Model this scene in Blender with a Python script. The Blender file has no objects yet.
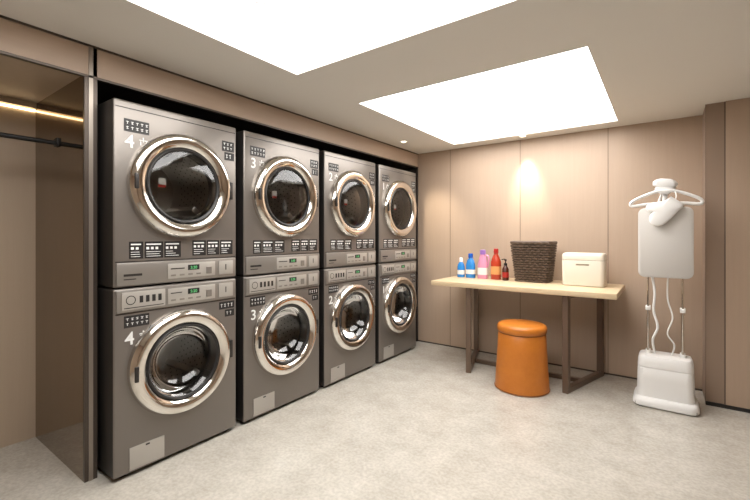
import bpy, bmesh, math, random
from mathutils import Vector, Matrix
random.seed(3)
S = bpy.context.scene
try:
    S.view_settings.view_transform = 'Standard'
    S.view_settings.look = 'None'
except Exception:
    pass
COL = S.collection
PI = math.pi

# ---------------------------------------------------------------- materials
def lin(c):
    r = []
    for v in c:
        v = v / 255.0
        r.append(v / 12.92 if v <= 0.04045 else ((v + 0.055) / 1.055) ** 2.4)
    return (r[0], r[1], r[2], 1.0)

def mat(name, rgb, rough=0.5, metal=0.0, emis=None, estr=0.0, noise=None, bump=None, spec=0.5, coat=0.0, speckle=None):
    m = bpy.data.materials.new(name)
    m.use_nodes = True
    nt = m.node_tree
    b = nt.nodes['Principled BSDF']
    b.inputs['Base Color'].default_value = lin(rgb)
    b.inputs['Roughness'].default_value = rough
    b.inputs['Metallic'].default_value = metal
    b.inputs['Specular IOR Level'].default_value = spec
    b.inputs['Coat Weight'].default_value = coat
    if emis:
        b.inputs['Emission Color'].default_value = lin(emis)
        b.inputs['Emission Strength'].default_value = estr
    if noise or bump:
        tc = nt.nodes.new('ShaderNodeTexCoord')
        mp = nt.nodes.new('ShaderNodeMapping')
        nt.links.new(tc.outputs['Object'], mp.inputs['Vector'])
    if noise:   # (rgb2, scale, stretch)
        rgb2, sc, st = noise
        mp.inputs['Scale'].default_value = st
        n = nt.nodes.new('ShaderNodeTexNoise')
        n.inputs['Scale'].default_value = sc
        n.inputs['Detail'].default_value = 9
        n.inputs['Roughness'].default_value = 0.75
        cr = nt.nodes.new('ShaderNodeValToRGB')
        cr.color_ramp.elements[0].position = 0.33
        cr.color_ramp.elements[1].position = 0.68
        cr.color_ramp.elements[0].color = lin(rgb2)
        cr.color_ramp.elements[1].color = lin(rgb)
        nt.links.new(mp.outputs['Vector'], n.inputs['Vector'])
        nt.links.new(n.outputs['Fac'], cr.inputs['Fac'])
        nt.links.new(cr.outputs['Color'], b.inputs['Base Color'])
        if speckle:
            n3 = nt.nodes.new('ShaderNodeTexNoise')
            n3.inputs['Scale'].default_value = 55
            n3.inputs['Detail'].default_value = 4
            c3 = nt.nodes.new('ShaderNodeValToRGB')
            c3.color_ramp.elements[0].position = 0.38
            c3.color_ramp.elements[1].position = 0.62
            c3.color_ramp.elements[0].color = (speckle, speckle, speckle, 1)
            c3.color_ramp.elements[1].color = (1, 1, 1, 1)
            mx = nt.nodes.new('ShaderNodeMix'); mx.data_type = 'RGBA'; mx.blend_type = 'MULTIPLY'
            mx.inputs[0].default_value = 1.0
            nt.links.new(mp.outputs['Vector'], n3.inputs['Vector'])
            nt.links.new(n3.outputs['Fac'], c3.inputs['Fac'])
            nt.links.new(cr.outputs['Color'], mx.inputs[6])
            nt.links.new(c3.outputs['Color'], mx.inputs[7])
            nt.links.new(mx.outputs[2], b.inputs['Base Color'])
    if bump:
        sc, strength = bump
        n2 = nt.nodes.new('ShaderNodeTexNoise')
        n2.inputs['Scale'].default_value = sc
        bp = nt.nodes.new('ShaderNodeBump')
        bp.inputs['Strength'].default_value = strength
        bp.inputs['Distance'].default_value = 0.002
        nt.links.new(mp.outputs['Vector'], n2.inputs['Vector'])
        nt.links.new(n2.outputs['Fac'], bp.inputs['Height'])
        nt.links.new(bp.outputs['Normal'], b.inputs['Normal'])
    return m

def glass_mat(name, tint, refl=0.12):
    m = bpy.data.materials.new(name)
    m.use_nodes = True
    nt = m.node_tree
    nt.nodes.remove(nt.nodes['Principled BSDF'])
    out = nt.nodes['Material Output']
    tr = nt.nodes.new('ShaderNodeBsdfTransparent')
    tr.inputs['Color'].default_value = tint
    gl = nt.nodes.new('ShaderNodeBsdfGlossy')
    gl.inputs['Roughness'].default_value = 0.03
    lw = nt.nodes.new('ShaderNodeLayerWeight')
    lw.inputs['Blend'].default_value = 0.25
    ad = nt.nodes.new('ShaderNodeMath'); ad.operation = 'ADD'
    ad.inputs[1].default_value = refl; ad.use_clamp = True
    mx = nt.nodes.new('ShaderNodeMixShader')
    nt.links.new(lw.outputs['Fresnel'], ad.inputs[0])
    nt.links.new(ad.outputs[0], mx.inputs[0])
    nt.links.new(tr.outputs[0], mx.inputs[1])
    nt.links.new(gl.outputs[0], mx.inputs[2])
    nt.links.new(mx.outputs[0], out.inputs[0])
    return m

M = {}
M['floor'] = mat('stone_floor', (204, 199, 189), 0.24, noise=((180, 174, 163), 5.0, (1, 1, 1)), bump=(60, 0.05), speckle=0.86)
M['wall'] = mat('wall_panel_taupe', (180, 158, 138), 0.5, noise=((176, 154, 134), 3, (14, 14, 0.6)))
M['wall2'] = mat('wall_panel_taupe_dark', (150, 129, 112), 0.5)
M['seam'] = mat('panel_seam', (105, 88, 76), 0.6)
M['ceil'] = mat('ceiling_paint', (228, 225, 219), 0.8)
M['cove'] = mat('cove_white', (245, 244, 240), 0.7)
M['panel'] = mat('light_panel', (250, 250, 248), 0.6, emis=(253, 251, 249), estr=8.0)
M['fascia'] = mat('fascia_taupe', (182, 161, 142), 0.45, noise=((178, 157, 138), 3, (14, 1, 14)))
M['bronze'] = mat('bronze_trim', (84, 75, 68), 0.35, 0.6)
M['bronze_l'] = mat('bronze_trim_light', (150, 140, 130), 0.3, 0.6)
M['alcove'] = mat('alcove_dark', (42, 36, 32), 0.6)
M['tintmirror'] = mat('bronze_mirror', (140, 124, 108), 0.05, 1.0)
M['closet'] = mat('closet_back', (184, 166, 145), 0.5, noise=((180, 162, 141), 3, (14, 14, 0.6)))
M['led'] = mat('led_strip', (255, 240, 210), 0.5, emis=(255, 226, 176), estr=6)
M['black'] = mat('black_metal', (22, 21, 21), 0.4, 0.3)
M['base'] = mat('baseboard_black', (26, 24, 23), 0.5)
M['body'] = mat('graphite_enamel', (125, 119, 113), 0.34, 0.55)
M['bodyd'] = mat('graphite_shade_and_details', (50, 47, 45), 0.45, 0.4)  # alcove shade painted into the cabinet sides; also plain dark grips and pictograms
M['ctrl'] = mat('control_panel_grey', (146, 141, 135), 0.34, 0.6)
M['ctrl_l'] = mat('control_inset', (180, 176, 169), 0.35, 0.45)
M['chrome'] = mat('door_chrome', (228, 224, 218), 0.09, 1.0)
M['steel'] = mat('drum_steel', (180, 177, 173), 0.30, 1.0)
M['rubber'] = mat('door_gasket', (38, 36, 35), 0.45)
M['glass'] = glass_mat('door_glass', (0.56, 0.55, 0.53, 1), 0.045)
M['lblk'] = mat('label_black', (34, 32, 32), 0.4)
M['lwht'] = mat('label_white', (225, 225, 222), 0.5)
M['lgry'] = mat('label_grey', (165, 162, 158), 0.5)
M['lcd'] = mat('lcd_glow', (10, 30, 14), 0.3, emis=(120, 225, 140), estr=0.8)
M['red'] = mat('label_red', (190, 50, 40), 0.5)
M['wood'] = mat('light_oak', (220, 198, 164), 0.38, noise=((208, 183, 146), 3, (1.2, 16, 16)))
M['leg'] = mat('table_leg_bronze', (112, 94, 80), 0.4, 0.45)
M['stool'] = mat('orange_leather', (202, 122, 42), 0.4, noise=((190, 110, 32), 9, (1, 1, 1)), bump=(160, 0.25))
M['stoold'] = mat('orange_leather_dark', (140, 80, 24), 0.5)
M['wick'] = mat('wicker', (90, 73, 60), 0.5)
M['wickd'] = mat('wicker_liner', (30, 24, 20), 0.8)
M['cream'] = mat('cream_plastic', (220, 210, 193), 0.35)
M['creamd'] = mat('cream_seam', (150, 138, 120), 0.5)
M['white'] = mat('white_plastic', (234, 233, 231), 0.3)
M['cloth'] = mat('mitt_cloth', (242, 241, 239), 0.85)
M['board'] = mat('board_fabric', (204, 200, 195), 0.8, bump=(220, 0.3))
M['hose'] = mat('hose_white', (232, 231, 228), 0.5)
M['blue'] = mat('bottle_blue', (48, 132, 205), 0.25)
M['blue2'] = mat('bottle_deep_blue', (30, 84, 178), 0.25)
M['pink'] = mat('bottle_pink', (214, 146, 176), 0.3)
M['lilac'] = mat('bottle_lilac', (150, 110, 180), 0.3)
M['orange'] = mat('bottle_orange', (176, 60, 36), 0.22)
M['redb'] = mat('bottle_cap_red', (160, 36, 30), 0.3)
M['brown'] = mat('bottle_brown', (70, 34, 22), 0.2)
M['yellow'] = mat('label_yellow', (214, 150, 90), 0.5)
M['downl'] = mat('downlight_lens', (255, 250, 240), 0.4, emis=(255, 236, 206), estr=8)

# ---------------------------------------------------------------- helpers
def link(o, parent=None):
    COL.objects.link(o)
    if parent: o.parent = parent
    return o

def empty(name, loc=(0, 0, 0), rz=0):
    e = bpy.data.objects.new(name, None)
    e.location = loc
    e.rotation_euler = (0, 0, rz)
    e.empty_display_size = 0.1
    COL.objects.link(e)
    return e

def from_bm(name, bm, m, parent=None, smooth=False, loc=None):
    bmesh.ops.recalc_face_normals(bm, faces=bm.faces[:])
    me = bpy.data.meshes.new(name)
    bm.to_mesh(me); bm.free()
    me.materials.append(m)
    if smooth:
        for p in me.polygons: p.use_smooth = True
        try: me.set_sharp_from_angle(angle=math.radians(38))
        except Exception: pass
    o = bpy.data.objects.new(name, me)
    if loc: o.location = loc
    return link(o, parent)

def add_box(bm, x0, x1, y0, y1, z0, z1, bevel=0.0, seg=2):
    r = bmesh.ops.create_cube(bm, size=1)
    vs = r['verts']
    for v in vs:
        v.co = Vector(((x0 + x1) / 2 + v.co.x * (x1 - x0), (y0 + y1) / 2 + v.co.y * (y1 - y0), (z0 + z1) / 2 + v.co.z * (z1 - z0)))
    if bevel > 0:
        es = list({e for v in vs for e in v.link_edges})
        bmesh.ops.bevel(bm, geom=es, offset=bevel, segments=seg, affect='EDGES', profile=0.5)

def box(name, x0, x1, y0, y1, z0, z1, m, parent=None, bevel=0.0, seg=2):
    bm = bmesh.new()
    add_box(bm, x0, x1, y0, y1, z0, z1, bevel, seg)
    return from_bm(name, bm, m, parent, smooth=bevel > 0)

def boxes(name, lst, m, parent=None, bevel=0.0):
    bm = bmesh.new()
    for b in lst: add_box(bm, *b, bevel=bevel)
    return from_bm(name, bm, m, parent, smooth=bevel > 0)

def lathe(name, prof, m, parent=None, origin=(0, 0, 0), axis='Z', n=72, smooth=True):
    bm = bmesh.new()
    rings = []
    for r, h in prof:
        ring = []
        if r < 1e-6:
            ring = [bm.verts.new((0, 0, h))]
        else:
            for i in range(n):
                a = 2 * PI * i / n
                ring.append(bm.verts.new((r * math.cos(a), r * math.sin(a), h)))
        rings.append(ring)
    for a, b in zip(rings[:-1], rings[1:]):
        for i in range(n):
            j = (i + 1) % n
            if len(a) == 1 and len(b) == 1: continue
            if len(a) == 1: bm.faces.new((a[0], b[i], b[j]))
            elif len(b) == 1: bm.faces.new((a[i], a[j], b[0]))
            else: bm.faces.new((a[i], a[j], b[j], b[i]))
    if axis == 'X':
        for v in bm.verts: v.co = Vector((v.co.z, v.co.x, v.co.y))
    o = Vector(origin)
    for v in bm.verts: v.co += o
    return from_bm(name, bm, m, parent, smooth)

def rr(hx, hy, r, seg=8):
    r = min(r, hx * 0.999, hy * 0.999)
    pts = []
    for cx, cy, a0 in ((hx - r, hy - r, 0), (-hx + r, hy - r, PI / 2), (-hx + r, -hy + r, PI), (hx - r, -hy + r, 1.5 * PI)):
        for i in range(seg + 1):
            a = a0 + PI / 2 * i / seg
            pts.append((cx + r * math.cos(a), cy + r * math.sin(a)))
    return pts

def add_loft(bm, secs, cap=True, xform=None, seg=8):
    rings = []
    for s in secs:
        z, hx, hy, r = s[:4]
        cx = s[4] if len(s) > 4 else 0; cy = s[5] if len(s) > 5 else 0
        ring = []
        for x, y in rr(hx, hy, r, seg):
            p = Vector((x + cx, y + cy, z))
            if xform: p = xform @ p
            ring.append(bm.verts.new(p))
        rings.append(ring)
    n = len(rings[0])
    for a, b in zip(rings[:-1], rings[1:]):
        for i in range(n):
            j = (i + 1) % n
            bm.faces.new((a[i], a[j], b[j], b[i]))
    if cap:
        bm.faces.new(list(reversed(rings[0])))
        bm.faces.new(rings[-1])

def loft(name, secs, m, parent=None, cap=True, xform=None, seg=8):
    bm = bmesh.new()
    add_loft(bm, secs, cap, xform, seg)
    return from_bm(name, bm, m, parent, True)

def add_tube(bm, pts, r, closed=False, sides=8):
    pts = [Vector(p) for p in pts]
    n = len(pts)
    def tan(i):
        if closed: return (pts[(i + 1) % n] - pts[(i - 1) % n]).normalized()
        return (pts[min(i + 1, n - 1)] - pts[max(i - 1, 0)]).normalized()
    t = tan(0)
    u = Vector((0, 0, 1)) if abs(t.z) < 0.9 else Vector((1, 0, 0))
    u = (u - t * u.dot(t)).normalized()
    rings = []
    for i in range(n):
        t = tan(i)
        u = (u - t * u.dot(t)).normalized()
        w = t.cross(u)
        rad = r[i] if isinstance(r, (list, tuple)) else r
        rings.append([bm.verts.new(pts[i] + (u * math.cos(2 * PI * k / sides) + w * math.sin(2 * PI * k / sides)) * rad) for k in range(sides)])
    rng = n if closed else n - 1
    for i in range(rng):
        a = rings[i]; b = rings[(i + 1) % n]
        for k in range(sides):
            l = (k + 1) % sides
            bm.faces.new((a[k], a[l], b[l], b[k]))
    if not closed:
        bm.faces.new(list(reversed(rings[0]))); bm.faces.new(rings[-1])

def tube(name, pts, r, m, parent=None, closed=False, sides=10):
    bm = bmesh.new(); add_tube(bm, pts, r, closed, sides)
    return from_bm(name, bm, m, parent, True)

def spline(pts, n=10):
    pts = [Vector(p) for p in pts]
    P = [pts[0]] + pts + [pts[-1]]
    out = []
    for i in range(1, len(P) - 2):
        for k in range(n):
            t = k / n
            a, b, c, d = P[i - 1], P[i], P[i + 1], P[i + 2]
            out.append(0.5 * ((2 * b) + (c - a) * t + (2 * a - 5 * b + 4 * c - d) * t * t + (-a + 3 * b - 3 * c + d) * t ** 3))
    out.append(pts[-1])
    return out

def text_obj(name, s, size, m, parent, origin):
    cu = bpy.data.curves.new(name + '_c', 'FONT')
    cu.body = s; cu.size = size; cu.extrude = 0.0005; cu.align_x = 'CENTER'; cu.offset = size * 0.012
    t = bpy.data.objects.new(name + '_t', cu)
    COL.objects.link(t)
    dg = bpy.context.evaluated_depsgraph_get()
    me = bpy.data.meshes.new_from_object(t.evaluated_get(dg))
    bpy.data.objects.remove(t)
    R = Matrix(((0, 0, 1), (1, 0, 0), (0, 1, 0))).to_4x4()
    me.transform(R)
    me.transform(Matrix.Translation(origin))
    me.materials.clear(); me.materials.append(m)
    o = bpy.data.objects.new(name, me)
    return link(o, parent)

# ---------------------------------------------------------------- room
H = 2.247
XF = -2.40      # fascia plane
XB = -3.20      # back of niche / alcove
YB = 4.20       # far wall
YR = 3.88       # protruding wall section
XR = 1.90; Y0 = -1.60
ZF = 2.09       # underside of fascia
YM = 0.785      # mirror face of the partition

box('floor', XB - 0.1, XR + 0.1, Y0 - 0.1, YB + 0.1, -0.08, 0.0, M['floor'])

holes = [(-1.82, -0.33, 0.00, 1.70), (-1.84, -0.325, 2.335, 3.99)]
def build_ceiling():
    bm = bmesh.new()
    xs = sorted({XB - 0.1, XR + 0.1, holes[0][0], holes[0][1], holes[1][0], holes[1][1]})
    ys = sorted({Y0 - 0.1, YB + 0.1, 0.0, 1.70, 2.335, 3.99})
    for i in range(len(xs) - 1):
        for j in range(len(ys) - 1):
            cx = (xs[i] + xs[i + 1]) / 2; cy = (ys[j] + ys[j + 1]) / 2
            if any(a < cx < b and c < cy < d for a, b, c, d in holes): continue
            vs = [bm.verts.new((x, y, H)) for x, y in ((xs[i], ys[j]), (xs[i + 1], ys[j]), (xs[i + 1], ys[j + 1]), (xs[i], ys[j + 1]))]
            bm.faces.new(vs)
    bmesh.ops.remove_doubles(bm, verts=bm.verts[:], dist=1e-5)
    r = bmesh.ops.extrude_face_region(bm, geom=bm.faces[:])
    for g in r['geom']:
        if isinstance(g, bmesh.types.BMVert): g.co.z += 0.03
    return from_bm('ceiling', bm, M['ceil'])
build_ceiling()
for (a, b, c, d) in holes:
    e = empty('recessed_ceiling_light', ((a + b) / 2, (c + d) / 2, H))
    hx, hy = (b - a) / 2, (d - c) / 2
    t = 0.02; dz = 0.10; o = 0.0
    boxes('cove_sides', [(-hx - o - t, -hx - o, -hy - o - t, hy + o + t, 0.0301, dz), (hx + o, hx + o + t, -hy - o - t, hy + o + t, 0.0301, dz),
                         (-hx - o, hx + o, -hy - o - t, -hy - o, 0.0301, dz), (-hx - o, hx + o, hy + o, hy + o + t, 0.0301, dz)], M['cove'], e)
    box('luminous_panel', -hx - o - t, hx + o + t, -hy - o - t, hy + o + t, dz, dz + 0.02, M['panel'], e)

# ceiling vent inside first cove
e = empty('ceiling_vent', (-1.44, 1.26, H + 0.0995))
lst = []
for k, s in enumerate((0.115, 0.09, 0.065, 0.04)):
    w = 0.003
    lst += [(-s, s, -s, -s + w, -0.012, 0), (-s, s, s - w, s, -0.012, 0), (-s, -s + w, -s, s, -0.012, 0), (s - w, s, -s, s, -0.012, 0)]
boxes('vent_louvres', lst, M['lgry'], e)

# walls
box('wall_back', XB - 0.1, 0.25, YB, YB + 0.08, 0, H, M['wall'])
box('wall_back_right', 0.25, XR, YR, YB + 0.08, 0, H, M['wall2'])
box('wall_right', XR, XR + 0.08, Y0, YB, 0, H, M['wall'])
box('wall_front', XB, XR, Y0 - 0.08, Y0, 0, H, M['wall'])
box('wall_left', XB - 0.08, XB, Y0, YB, 0, H, M['closet'])
boxes('trim_1', [(x - 0.0025, x + 0.0025, YB - 0.0015, YB, 0, H) for x in (-1.98, -1.20, -0.417)], M['seam'])
boxes('trim_2', [(0.355, 0.362, YR - 0.002, YR, 0.03, H), (0.248, 0.2499, YR - 0.001, YR + 0.006, 0, H)], M['seam'])
box('baseboard_back_right', 0.25, XR, YR - 0.008, YR, 0, 0.028, M['base'])
box('baseboard_back', -2.40, 0.249, YB - 0.004, YB, 0, 0.014, M['bronze'])
box('trim_3', 0.363, XR, YR - 0.012, YR - 0.0001, 0.03, H, M['wall'])

# fascia, posts, alcove
box('wall_fascia', XF - 0.02, XF, Y0, YB, ZF, H, M['fascia'])
boxes('trim_4', [(XF, XF + 0.006, Y0, YB, H - 0.010, H), (XF - 0.022, XF + 0.004, Y0, YB, ZF - 0.012, ZF)], M['bronze'])
box('wall_niche_ceiling', XB, XF - 0.02, Y0, YM, ZF - 0.0, ZF + 0.02, M['closet'])
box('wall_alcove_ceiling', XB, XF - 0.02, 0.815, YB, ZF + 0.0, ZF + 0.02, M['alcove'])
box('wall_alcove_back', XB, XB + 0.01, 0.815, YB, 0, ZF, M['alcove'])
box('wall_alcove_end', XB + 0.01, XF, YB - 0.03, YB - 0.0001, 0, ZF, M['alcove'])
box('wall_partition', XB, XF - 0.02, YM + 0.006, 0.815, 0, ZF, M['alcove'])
box('trim_mirror', XB, XF - 0.02, YM, YM + 0.006, 0, ZF, M['tintmirror'])
boxes('trim_5', [(XF - 0.02, XF, YM, 0.803, 0, ZF), (XF - 0.02, XF, 0.822, 0.842, 0, H)], M['bronze'])
box('trim_6', XF - 0.02, XF + 0.004, 0.803, 0.822, 0, H, M['bronze_l'])
box('wall_niche_end', XB, XF, -0.75, -0.70, 0, ZF, M['closet'])
box('trim_led', XB + 0.0, XB + 0.012, -0.70, YM - 0.002, ZF - 0.05, ZF - 0.040, M['led'])
box('trim_led_holder', XB, XB + 0.03, -0.70, YM - 0.002, ZF - 0.034, ZF - 0.0005, M['closet'])

e = empty('closet_rod', (-2.80, YM, 1.79))
tube('rod', [(0, -1.483, 0), (0, -0.002, 0)], 0.013, M['black'], e, sides=16)
box('rod_bracket', -0.028, 0.028, -0.010, 0, -0.02, 0.028, M['black'], e, bevel=0.003)

# ---------------------------------------------------------------- stacked machines
def machine_meshes():
    e = empty('stacked_washer_dryer')
    W = 0.36; D = 0.68
    def body(name, z0, z1, dz):
        bm = bmesh.new()
        add_box(bm, -D, 0, -W, W, z0, z1, bevel=0.012, seg=3)
        o = from_bm(name, bm, M['body'], e, True)
        bmc = bmesh.new()
        r = bmesh.ops.create_cone(bmc, cap_ends=True, segments=72, radius1=0.225, radius2=0.225, depth=1.0)
        for v in bmc.verts: v.co = Vector((v.co.z - 0.5 + 0.1 + 0.0, v.co.x, v.co.y + dz))
        for v in bmc.verts:
            if v.co.x < -0.5: v.co.x = -0.55
        c = from_bm('cut', bmc, M['rubber'])
        md = o.modifiers.new('b', 'BOOLEAN'); md.operation = 'DIFFERENCE'; md.object = c; md.solver = 'EXACT'
        bpy.context.view_layer.update()
        dg = bpy.context.evaluated_depsgraph_get()
        me = bpy.data.meshes.new_from_object(o.evaluated_get(dg))
        o.modifiers.clear(); o.data = me
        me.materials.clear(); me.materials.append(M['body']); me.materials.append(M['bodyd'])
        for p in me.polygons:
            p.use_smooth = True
            p.material_index = 1 if (abs(p.normal.y) > 0.9 and abs(p.center.y) > 0.35) or p.center.x < -0.03 else 0  # all but the cabinet front gets the painted-in alcove shade
        try: me.set_sharp_from_angle(angle=math.radians(30))
        except Exception: pass
        bpy.data.objects.remove(c)
    ZD, ZW = 1.548, 0.545
    body('washer_cabinet', 0.022, 0.990, ZW)
    body('dryer_cabinet', 0.996, 1.967, ZD)
    bm = bmesh.new()
    for x in (-0.62, -0.06):
        for y in (-0.30, 0.30):
            add_loft(bm, [(0, 0.025, 0.025, 0.025, x, y), (0.022, 0.025, 0.025, 0.025, x, y)])
    from_bm('feet', bm, M['black'], e)
    boxes('panel_seams', [(-0.002, 0.0008, -W + 0.01, W - 0.01, z - 0.0022, z + 0.0022) for z in (1.927, 1.128, 0.858)], M['lblk'], e)
    box('dryer_control_panel', 0, 0.010, -W + 0.012, W - 0.012, 1.004, 1.122, M['ctrl'], e, bevel=0.004)
    box('washer_control_panel', 0, 0.010, -W + 0.012, W - 0.012, 0.866, 0.982, M['ctrl'], e, bevel=0.004)
    boxes('control_insets', [(0.010, 0.014, -0.09, 0.20, 1.022, 1.106), (0.010, 0.014, -0.09, 0.20, 0.880, 0.966), (0.010, 0.015, -0.325, -0.105, 0.878, 0.970),
                             (0.010, 0.014, 0.225, 0.325, 1.022, 1.106), (0.010, 0.014, 0.225, 0.325, 0.880, 0.966)], M['ctrl_l'], e, bevel=0.002)
    boxes('display_windows', [(0.014, 0.0155, 0.025, 0.095, 1.064, 1.094), (0.014, 0.0155, 0.025, 0.095, 0.925, 0.955)], M['lblk'], e)
    boxes('coin_slots', [(0.014, 0.0146, 0.270, 0.276, 1.050, 1.085), (0.014, 0.0146, 0.270, 0.276, 0.908, 0.943)], M['lblk'], e)
    text_obj('display_digits', '3:30', 0.024, M['lcd'], e, (0.0160, 0.06, 1.070))
    text_obj('display_digits_lower', '5:20', 0.024, M['lcd'], e, (0.0160, 0.06, 0.931))
    bm = bmesh.new()
    for zz in (1.040, 0.900):
        for y in (-0.06, -0.01, 0.04, 0.09):
            add_box(bm, 0.014, 0.016, y - 0.014, y + 0.014, zz - 0.005, zz + 0.005, 0.001)
        add_box(bm, 0.014, 0.017, 0.140, 0.175, zz - 0.006, zz + 0.036, 0.002)
    from_bm('buttons', bm, M['ctrl'], e)
    blk = [(0, 0.0012, -0.285, -0.215, 1.142, 1.232), (0, 0.0012, -0.208, -0.110, 1.142, 1.232), (0, 0.0012, -0.104, -0.010, 1.142, 1.232),
           (0, 0.0012, 0.060, 0.145, 1.146, 1.236), (0, 0.0012, 0.152, 0.235, 1.146, 1.236), (0, 0.0012, 0.242, 0.330, 1.146, 1.236),
           (0, 0.0012, 0.255, 0.342, 1.800, 1.865), (0, 0.0012, 0.272, 0.342, 1.745, 1.795),
           (0, 0.0012, -0.310, -0.185, 1.806, 1.872), (0, 0.0012, -0.310, -0.185, 0.784, 0.846),
           (0, 0.0012, 0.235, 0.342, 0.800, 0.846), (0, 0.0012, 0.275, 0.342, 0.750, 0.794)]
    boxes('labels_black', blk, M['lblk'], e)
    wh = []
    rnd = random.Random(5)
    for b in blk[:6]:
        y0, y1, z0, z1 = b[2], b[3], b[4], b[5]
        wh.append((0.0012, 0.0018, y0 + 0.008, y1 - 0.012, z1 - 0.018, z1 - 0.011))
        py = y0 + 0.008
        while py + 0.018 < y1:
            wh.append((0.0012, 0.0018, py, py + 0.014, z1 - 0.042, z1 - 0.029))
            py += 0.024
        for r_ in range(3):
            z = z1 - 0.055 - r_ * 0.012
            w = rnd.uniform(0.5, 0.95) * (y1 - y0 - 0.016)
            wh.append((0.0012, 0.0018, y0 + 0.008, y0 + 0.008 + w, z - 0.0013, z + 0.0013))
    for b in blk[6:]:
        y0, y1, z0, z1 = b[2], b[3], b[4], b[5]
        rows = 2 if z1 - z0 > 0.055 else 1
        ch = (z1 - z0 - 0.012 * (rows + 1)) / rows
        for r_ in range(rows):
            z = z1 - 0.012 - ch / 2 - r_ * (ch + 0.012)
            y = y0 + 0.010
            while y < y1 - 0.016:
                wh += [(0.0012, 0.0018, y, y + 0.013, z + ch * .25, z + ch * .25 + 0.0025), (0.0012, 0.0018, y + 0.005, y + 0.0078, z - ch * .5, z + ch * .5)]
                if rnd.random() > .4: wh.append((0.0012, 0.0018, y + 0.001, y + 0.012, z - ch * .35, z - ch * .35 + 0.0022))
                y += 0.024
    for (y, z) in ((-0.215, 1.765), (-0.215, 0.735)):
        wh += [(0, 0.0014, y - 0.020, y + 0.020, z + 0.004, z + 0.009), (0, 0.0014, y - 0.003, y + 0.003, z - 0.002, z + 0.022),
               (0, 0.0014, y - 0.016, y - 0.011, z - 0.020, z + 0.0), (0, 0.0014, y + 0.011, y + 0.016, z - 0.020, z + 0.0)]
    boxes('label_print', wh, M['lwht'], e)
    gr = []
    for k in range(4):
        gr.append((0.015, 0.0157, -0.240 + k * 0.032, -0.222 + k * 0.032, 0.910, 0.946))
    gr += [(0.015, 0.0156, -0.315, -0.115, 0.886, 0.890)]
    gr += [(0.014, 0.0147, -0.075, 0.005, 1.074, 1.080), (0.014, 0.0147, -0.075, -0.01, 0.937, 0.942),
           (0.010, 0.0107, -0.315, -0.225, 1.052, 1.064), (0.010, 0.0107, -0.315, -0.255, 1.034, 1.039)]
    boxes('pictograms', gr, M['bodyd'], e)
    bm = bmesh.new()
    for i in range(28):
        a = 2 * PI * i / 28; b = 2 * PI * (i + 1) / 28
        vs = [bm.verts.new((0.0158, -0.283 + r_ * math.cos(t), 0.928 + r_ * math.sin(t))) for t, r_ in ((a, 0.024), (b, 0.024), (b, 0.020), (a, 0.020))]
        bm.faces.new(vs)
    from_bm('prohibition_ring', bm, M['bodyd'], e)
    box('service_flap', 0, 0.006, -0.285, -0.105, 0.035, 0.155, M['ctrl_l'], e, bevel=0.003)
    boxes('flap_latch', [(0.006, 0.008, -0.205, -0.185, 0.140, 0.148)], M['lblk'], e)
    for nm, zc, R in (('dryer', ZD, 0.292), ('washer', ZW, 0.292)):
        o = (0, 0, zc)
        lathe(nm + '_door_ring', [(0.222, -0.02), (R + 0.004, -0.001), (R + 0.006, 0.012), (R + 0.002, 0.030), (R - 0.006, 0.044), (R - 0.018, 0.054),
                                  (R - 0.034, 0.058), (R - 0.056, 0.052), (R - 0.072, 0.042), (R - 0.080, 0.030), (R - 0.082, 0.010), (0.205, -0.01)], M['chrome'], e, o, 'X', 96)
        lathe(nm + '_door_trim_gasket', [(0.212, 0.034), (0.206, 0.040), (0.198, 0.036), (0.190, 0.012), (0.186, -0.03), (0.200, -0.06), (0.222, -0.06)], M['rubber'], e, o, 'X', 72)
        if nm == 'dryer':
            lathe(nm + '_door_glass', [(0.200, 0.030), (0.185, 0.036), (0.15, 0.042), (0.08, 0.047), (0, 0.048)], M['glass'], e, o, 'X', 72)
        else:
            lathe(nm + '_door_glass', [(0.197, 0.028), (0.182, 0.018), (0.168, -0.02), (0.145, -0.060), (0.10, -0.082), (0, -0.088)], M['glass'], e, o, 'X', 72)
        lathe(nm + '_drum', [(0.200, -0.055), (0.222, -0.07), (0.223, -0.20), (0.223, -0.46), (0.20, -0.49), (0.10, -0.50), (0.09, -0.48), (0, -0.475)], M['steel'], e, o, 'X', 72)
        bm = bmesh.new()
        for k in range(3):
            a = PI / 2 + 2 * PI * k / 3 + 0.3
            Rm = Matrix.Translation((0, 0, zc)) @ Matrix.Rotation(a, 4, 'X')
            s = len(bm.verts)
            add_box(bm, -0.44, -0.10, -0.02, 0.02, 0.165, 0.218, 0.01)
            bm.verts.ensure_lookup_table()
            for v in list(bm.verts)[s:]: v.co = Rm @ v.co
        from_bm(nm + '_drum_baffles', bm, M['steel'], e, True)
        bm = bmesh.new()
        for i in range(36):
            for j in range(9):
                a = 2 * PI * (i + 0.5 * (j % 2)) / 36
                x = -0.10 - j * 0.04; r_ = 0.2222
                c = Vector((x, r_ * math.cos(a), r_ * math.sin(a) + zc))
                t1 = Vector((1, 0, 0)); t2 = Vector((0, -math.sin(a), math.cos(a)))
                bm.faces.new([bm.verts.new(c + (t1 * math.cos(q * PI / 3) + t2 * math.sin(q * PI / 3)) * 0.006) for q in range(6)])
        from_bm(nm + '_drum_holes', bm, M['lblk'], e)
        boxes(nm + '_door_grip', [(0.046, 0.060, -R + 0.012, -R + 0.032, zc - 0.040, zc + 0.040)], M['bodyd'], e, bevel=0.004)
        boxes(nm + '_door_hinge', [(0.0, 0.030, R - 0.004, R + 0.022, zc - 0.055, zc + 0.055)], M['bodyd'], e, bevel=0.004)
    boxes('door_stickers', [(0.0395, 0.0400, -0.155, -0.115, ZD - 0.005, ZD + 0.030)], M['lwht'], e)
    boxes('door_stickers_red', [(0.0395, 0.0400, -0.155, -0.115, ZD - 0.020, ZD - 0.006)], M['red'], e)
    return e

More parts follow.
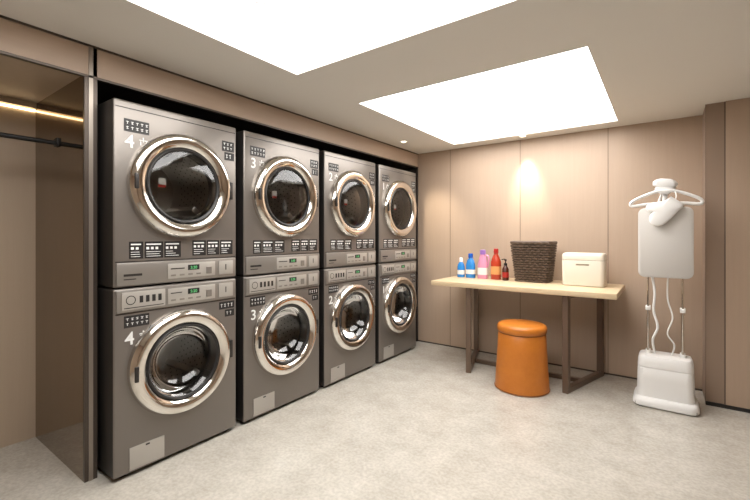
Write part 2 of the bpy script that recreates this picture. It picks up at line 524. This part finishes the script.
tmpl = machine_meshes()
ys = [1.222, 1.998, 2.774, 3.550]
nums = ['4', '3', '2', '1']
kids = list(tmpl.children)
for i, y in enumerate(ys):
    if i == 0:
        e = tmpl
    else:
        e = empty('stacked_washer_dryer')
        for k in kids:
            c = bpy.data.objects.new(k.name.split('.')[0], k.data)
            link(c, e)
    e.location = (-2.26, y, 0)
    text_obj('number_upper', nums[i], 0.095, M['lwht'], e, (0.001, -0.283, 1.725))
    text_obj('number_lower', nums[i], 0.095, M['lwht'], e, (0.001, -0.283, 0.695))

# ---------------------------------------------------------------- table
TT = 0.832
te = empty('wooden_table', (-1.055, 3.82, 0))
box('tabletop', -0.775, 0.770, -0.37, 0.35, TT - 0.045, TT, M['wood'], te, bevel=0.006)
bm = bmesh.new()
def bar(bm, p, q, w, h):
    p = Vector(p); q = Vector(q); d = (q - p); L = d.length; ang = math.atan2(d.y, d.x)
    s = len(bm.verts)
    add_box(bm, -w / 2, L + w / 2, -w / 2, w / 2, 0, h, 0.002, 1)
    Rm = Matrix.Translation(p) @ Matrix.Rotation(ang, 4, 'Z')
    for v in list(bm.verts)[s:]: v.co = Rm @ v.co
def leg(bm, x, y, ang, w, z0, z1):
    s = len(bm.verts)
    add_box(bm, -w / 2, w / 2, -w / 2, w / 2, z0, z1, 0.002, 1)
    Rm = Matrix.Translation((x, y, 0)) @ Matrix.Rotation(ang, 4, 'Z')
    for v in list(bm.verts)[s:]: v.co = Rm @ v.co
for sgn in (-1, 1):
    f = (sgn * 0.415, -0.31); b_ = (sgn * 0.585, 0.30)
    ang = math.atan2(b_[1] - f[1], b_[0] - f[0])
    leg(bm, f[0], f[1], ang, 0.046, 0, TT - 0.046)
    leg(bm, b_[0], b_[1], ang, 0.046, 0, TT - 0.046)
    bar(bm, (f[0], f[1], 0.001), (b_[0], b_[1], 0.001), 0.044, 0.045)
    bar(bm, (f[0], f[1], TT - 0.075), (b_[0], b_[1], TT - 0.075), 0.044, 0.029)
bar(bm, (-0.50, 0.0, 0.004), (0.50, 0.0, 0.004), 0.035, 0.035)
from_bm('leg_frames', bm, M['leg'], te, False)

# ---------------------------------------------------------------- stool
se = empty('orange_stool', (-0.965, 3.42, 0))
lathe('stool_body', [(0, 0), (0.208, 0), (0.214, 0.006), (0.211, 0.06), (0.202, 0.20), (0.194, 0.34), (0.188, 0.455), (0.182, 0.462), (0, 0.462)], M['stool'], se)
lathe('stool_seam', [(0.185, 0.460), (0.185, 0.472)], M['stoold'], se)
lathe('stool_cushion', [(0, 0.470), (0.187, 0.470), (0.195, 0.478), (0.197, 0.492), (0.195, 0.512), (0.188, 0.526), (0.172, 0.534), (0.12, 0.538), (0, 0.539)], M['stool'], se)
tube('stool_piping', [(0.2155 * math.cos(2 * PI * i / 72), 0.2155 * math.sin(2 * PI * i / 72), 0.010) for i in range(72)], 0.004, M['stoold'], se, closed=True, sides=6)

# ---------------------------------------------------------------- table items
z0 = TT + 0.0005
def bottle(name, x, y, secs, m, cap, mcap, label=None, mlabel=None, rz=0.0, extra=None):
    e = empty(name, (x, y, z0), rz)
    loft('bottle_body', secs, m, e)
    loft('bottle_cap', cap, mcap, e)
    if label: loft('bottle_label', label, mlabel, e, cap=False)
    if extra: extra(e)
    return e
bottle('detergent_bottle', -1.725, 3.92, [(0, .034, .024, .02), (.004, .038, .028, .025), (.11, .038, .028, .025), (.14, .028, .024, .02), (.155, .016, .016, .016), (.165, .016, .016, .016)], M['blue'],
       [(.160, .019, .019, .019), (.200, .018, .018, .018), (.205, .014, .014, .014)], M['white'],
       [(.03, .0388, .0288, .025), (.075, .0388, .0288, .025)], M['lwht'])
bottle('detergent_bottle', -1.620, 3.92, [(0, .042, .030, .02), (.004, .048, .034, .03), (.09, .046, .034, .03), (.13, .048, .034, .03), (.18, .034, .028, .025), (.20, .020, .020, .02), (.212, .020, .020, .02)], M['blue'],
       [(.206, .025, .025, .025), (.245, .023, .023, .023), (.25, .018, .018, .018)], M['blue2'],
       [(.040, .0488, .0350, .03), (.085, .0475, .0350, .03)], M['lwht'])
def pinkh(e):
    tube('handle', spline([(.026, 0, .235), (.056, 0, .225), (.060, 0, .17), (.050, 0, .12)]), .009, M['pink'], e)
bottle('fabric_softener_bottle', -1.490, 3.92, [(0, .046, .034, .02), (.005, .050, .038, .03), (.13, .050, .038, .03), (.19, .040, .034, .03), (.235, .028, .026, .025), (.25, .024, .024, .024)], M['pink'],
       [(.244, .030, .030, .03), (.285, .028, .028, .028), (.29, .022, .022, .022)], M['lilac'],
       [(.04, .0508, .0388, .03), (.11, .0508, .0388, .03)], M['lwht'], extra=pinkh)
bottle('disinfectant_bottle', -1.355, 3.92, [(0, .046, .036, .03), (.005, .049, .040, .035), (.17, .049, .040, .035), (.215, .036, .032, .03), (.25, .020, .020, .02), (.265, .020, .020, .02)], M['orange'],
       [(.260, .024, .024, .024), (.300, .022, .022, .022), (.305, .017, .017, .017)], M['redb'],
       [(.05, .0498, .0408, .035), (.13, .0498, .0408, .035)], M['yellow'])
def pump(e):
    tube('pump_nozzle', spline([(0, 0, .165), (0, 0, .195), (-.01, -.005, .205), (-.035, -.012, .200)]), .005, M['black'], e)
    loft('pump_head', [(.190, .012, .012, .012), (.203, .013, .013, .013)], M['black'], e)
bottle('pump_bottle', -1.248, 3.88, [(0, .028, .028, .028), (.003, .031, .031, .031), (.11, .031, .031, .031), (.13, .020, .020, .02), (.14, .013, .013, .013), (.148, .013, .013, .013)], M['brown'],
       [(.145, .016, .016, .016), (.166, .015, .015, .015)], M['black'],
       [(.03, .0316, .0316, .0316), (.08, .0316, .0316, .0316)], M['redb'], extra=pump)

# wicker basket
be = empty('wicker_basket', (-1.005, 3.95, z0))
BH = 0.37
def bsec(f): return 0.142 + 0.038 * f, 0.098 + 0.030 * f
loft('liner_outer', [(0.004, bsec(0)[0] - .004, bsec(0)[1] - .004, .03), (BH, bsec(1)[0] - .004, bsec(1)[1] - .004, .035),
                     (BH, bsec(1)[0] - .012, bsec(1)[1] - .012, .03), (0.02, bsec(0)[0] - .012, bsec(0)[1] - .012, .025)], M['wickd'], be)
bm = bmesh.new()
NR = 16
for k in range(NR):
    f = (k + 0.5) / NR
    hx, hy = bsec(f)
    base = rr(hx, hy, 0.035, 6)
    P = [Vector((x, y, 0)) for x, y in base]
    L = [0]
    for a, b in zip(P, P[1:] + P[:1]): L.append(L[-1] + (b - a).length)
    NP = 132; pts = []
    for q in range(NP):
        s = L[-1] * q / NP
        i = max(j for j in range(len(P)) if L[j] <= s + 1e-9)
        a = P[i]; b = P[(i + 1) % len(P)]; ln = (b - a).length
        p = a.lerp(b, (s - L[i]) / ln if ln > 1e-9 else 0)
        off = 0.0065 * math.sin(2 * PI * q / NP * 22 + (PI if k % 2 else 0))
        nrm = Vector((p.x / hx ** 1.0, p.y / hy, 0)).normalized()
        p = p + nrm * off
        pts.append((p.x, p.y, BH * f))
    add_tube(bm, pts, 0.0100, True, 6)
from_bm('weave', bm, M['wick'], be, True)
hx, hy = bsec(1)
tube('rim', [(x, y, BH) for x, y in rr(hx, hy, 0.035, 8)], 0.012, M['wick'], be, closed=True)
tube('foot_ring', [(x, y, 0.008) for x, y in rr(*bsec(0), 0.03, 8)], 0.008, M['wick'], be, closed=True)

# cream appliance box
ce = empty('cream_storage_box', (-0.567, 3.90, z0))
loft('box_body', [(0, .155, .095, .03), (.006, .163, .103, .035), (.215, .166, .106, .035), (.220, .164, .104, .035)], M['cream'], ce)
loft('box_gap', [(.2195, .163, .103, .035), (.224, .163, .103, .035)], M['creamd'], ce)
loft('box_lid', [(.2235, .165, .105, .035), (.262, .165, .105, .035), (.276, .158, .098, .035), (.282, .145, .085, .03)], M['cream'], ce)
box('front_slot', -.050, .050, -.1068, -.100, .178, .190, M['creamd'], ce, bevel=.002)
box('slot_lip', -.055, .055, -.110, -.100, .191, .197, M['cream'], ce, bevel=.002)

# ---------------------------------------------------------------- garment steamer
g = empty('garment_steamer', (0.003, 3.70, 0))
loft('base_foot', [(0.008, .192, .145, .06), (0.014, .198, .150, .065), (.040, .198, .150, .065), (.062, .190, .140, .06), (.070, .178, .125, .05)], M['white'], g)
loft('water_tank', [(.068, .174, .120, .05, 0, .01), (.20, .171, .117, .05, 0, .01), (.275, .169, .114, .05, 0, .01), (.279, .166, .111, .05, 0, .01), (.285, .166, .111, .05, 0, .01), (.289, .169, .114, .05, 0, .01),
                    (.345, .166, .111, .05, 0, .01), (.366, .156, .100, .05, 0, .01), (.374, .13, .075, .04, 0, .01)], M['white'], g)
bm = bmesh.new()
for x in (-.17, .17):
    for y in (-.11, .11):
        s = len(bm.verts)
        add_loft(bm, [(-.012, .022, .022, .022), (.012, .022, .022, .022)])
        for v in list(bm.verts)[s:]: v.co = Matrix.Translation((x, y, .022)) @ (Matrix.Rotation(PI / 2, 4, 'Y') @ v.co)
from_bm('castors', bm, M['lgry'], g, True)
bm = bmesh.new()
for x in (-.105, .105):
    for y in (-.016, .034):
        add_tube(bm, [(x, y, .36), (x, y, .72)], .0085, sides=12)
        add_tube(bm, [(x, y, .72), (x, y, 1.50)], .0065, sides=12)
from_bm('poles', bm, M['chrome'], g, True)
boxes('pole_clips', [(x - .016, x + .016, -.030, .048, z, z + .03) for x in (-.105, .105) for z in (.366, .70)] + [(-.117, .117, -.02, .04, 1.488, 1.515)], M['white'], g, bevel=.004)
RX = Matrix.Translation((0, -.047, 1.213)) @ Matrix.Rotation(PI / 2, 4, 'X')
loft('ironing_board', [(-.016, .156, .250, .035), (-.010, .166, .260, .045), (.010, .166, .260, .045), (.016, .156, .250, .035)], M['board'], g, xform=RX)
RX2 = Matrix.Translation((0, -.028, 1.213)) @ Matrix.Rotation(PI / 2, 4, 'X')
loft('board_back', [(-.004, .163, .257, .045), (.004, .163, .257, .045)], M['white'], g, xform=RX2)
tube('neck', [(0, .01, 1.50), (0, .01, 1.60)], .016, M['white'], g)
loft('head_cradle', [(1.575, .025, .022, .02), (1.60, .060, .028, .025), (1.625, .064, .030, .028), (1.632, .050, .026, .02)], M['white'], g)
RH = Matrix.Translation((0.0, -.005, 1.655)) @ Matrix.Rotation(math.radians(8), 4, 'Y')
loft('steam_head', [(-.034, .050, .022, .02), (-.020, .074, .032, .03), (.006, .078, .036, .034), (.024, .060, .030, .028), (.034, .034, .018, .016)], M['white'], g, xform=RH)
hp = spline([(x * .80, y, z) for x, y, z in [(0, -.05, 1.595), (-.07, -.05, 1.592), (-.17, -.05, 1.562), (-.245, -.05, 1.530), (-.268, -.05, 1.508), (-.250, -.05, 1.490), (-.15, -.05, 1.500), (0, -.05, 1.504),
             (.15, -.05, 1.500), (.250, -.05, 1.490), (.268, -.05, 1.508), (.245, -.05, 1.530), (.17, -.05, 1.562), (.07, -.05, 1.592), (0, -.05, 1.595)]], 8)[:-1]
tube('hanger', hp, .0115, M['white'], g, closed=True)
boxes('hanger_mount', [(-.03, .03, -.055, .0, 1.575, 1.61)], M['white'], g, bevel=.006)
def mitt(name, outline, th, xf):
    pts = spline([(x, z, 0) for x, z in outline] + [(outline[0][0], outline[0][1], 0)], 6)[:-1]
    c = sum(pts, Vector()) / len(pts)
    bm = bmesh.new(); rings = []
    for s, d in ((.35, -1), (.80, -.85), (.95, -.5), (1, 0), (.95, .5), (.80, .85), (.35, 1)):
        rings.append([bm.verts.new(xf @ (c + (p - c) * s + Vector((0, 0, d * th)))) for p in pts])
    n = len(pts)
    for a, b in zip(rings[:-1], rings[1:]):
        for i in range(n): bm.faces.new((a[i], a[(i + 1) % n], b[(i + 1) % n], b[i]))
    bm.faces.new(list(reversed(rings[0]))); bm.faces.new(rings[-1])
    return from_bm(name, bm, M['cloth'], g, True)
XM = Matrix.Translation((0.0, -.094, 1.44)) @ Matrix.Rotation(PI / 2, 4, 'X') @ Matrix.Rotation(math.radians(-42), 4, 'Z')
mitt('steam_mitt', [(-.048, .105), (.048, .105), (.056, .05), (.060, -.02), (.054, -.085), (.022, -.118), (-.018, -.118), (-.048, -.085), (-.054, -.045), (-.078, -.065), (-.108, -.055), (-.112, -.020), (-.084, .022), (-.052, .06)], .020, XM)
tube('mitt_loop', spline([(.06, -.085, 1.52), (.065, -.072, 1.555), (.055, -.055, 1.590), (.02, -.05, 1.60)]), .004, M['cloth'], g)
tube('steam_hose', spline([(-.06, .0, .366), (-.075, -.03, .48), (-.045, -.03, .58), (-.07, -.02, .70), (-.065, -.0, .85), (-.10, .06, 1.10), (-.09, .07, 1.35), (-.03, .06, 1.55), (0, .02, 1.64)], 12), .0085, M['hose'], g)
tube('power_cord', spline([(.04, .0, .370), (.055, -.03, .46), (.015, -.03, .54), (.045, -.02, .66), (.015, 0, .80), (.02, .03, 1.0), (.03, .04, 1.2)], 12), .005, M['hose'], g)

# ---------------------------------------------------------------- downlights
def downlight(x, y, energy, target, size=70, blend=0.8, r=0.028):
    e = empty('recessed_downlight', (x, y, H))
    lathe('trim_ring', [(r + .012, 0.0), (r + .011, -.004), (r + .002, -.005), (r, .0), (r - .004, -.001), (r + .0, -.0035)], M['cove'], e, n=40)
    lathe('lens', [(0, -.0015), (r, -.0015)], M['downl'], e, n=40)
    L = bpy.data.lights.new('downlight_lamp', 'SPOT')
    L.energy = energy; L.color = (1.0, 0.87, 0.68); L.spot_size = math.radians(size); L.spot_blend = blend
    L.shadow_soft_size = 0.025
    o = bpy.data.objects.new('downlight_lamp', L)
    link(o, e)
    o.location = (0, 0, -0.03)
    d = Vector(target) - Vector((x, y, H - 0.03))
    o.rotation_euler = d.to_track_quat('-Z', 'Y').to_euler()
downlight(-1.13, 4.04, 60, (-1.13, 4.20, 1.72), 48, 1.0)
downlight(-2.20, 3.55, 45, (-2.12, 4.2, 1.3), 50, 0.9)

w = bpy.data.worlds.new('World'); S.world = w; w.use_nodes = True
w.node_tree.nodes['Background'].inputs[0].default_value = (0.9, 0.88, 0.85, 1)
w.node_tree.nodes['Background'].inputs[1].default_value = 0.2

cam = bpy.data.cameras.new('Camera')
cam.sensor_width = 36; cam.lens = 400 / 750 * 36
cam.shift_y = -14 / 750
cam.clip_start = 0.05
co = bpy.data.objects.new('Camera', cam)
COL.objects.link(co)
co.location = (0, 0, 1.262)
co.rotation_euler = (PI / 2, 0, math.radians(35.9))
S.camera = co
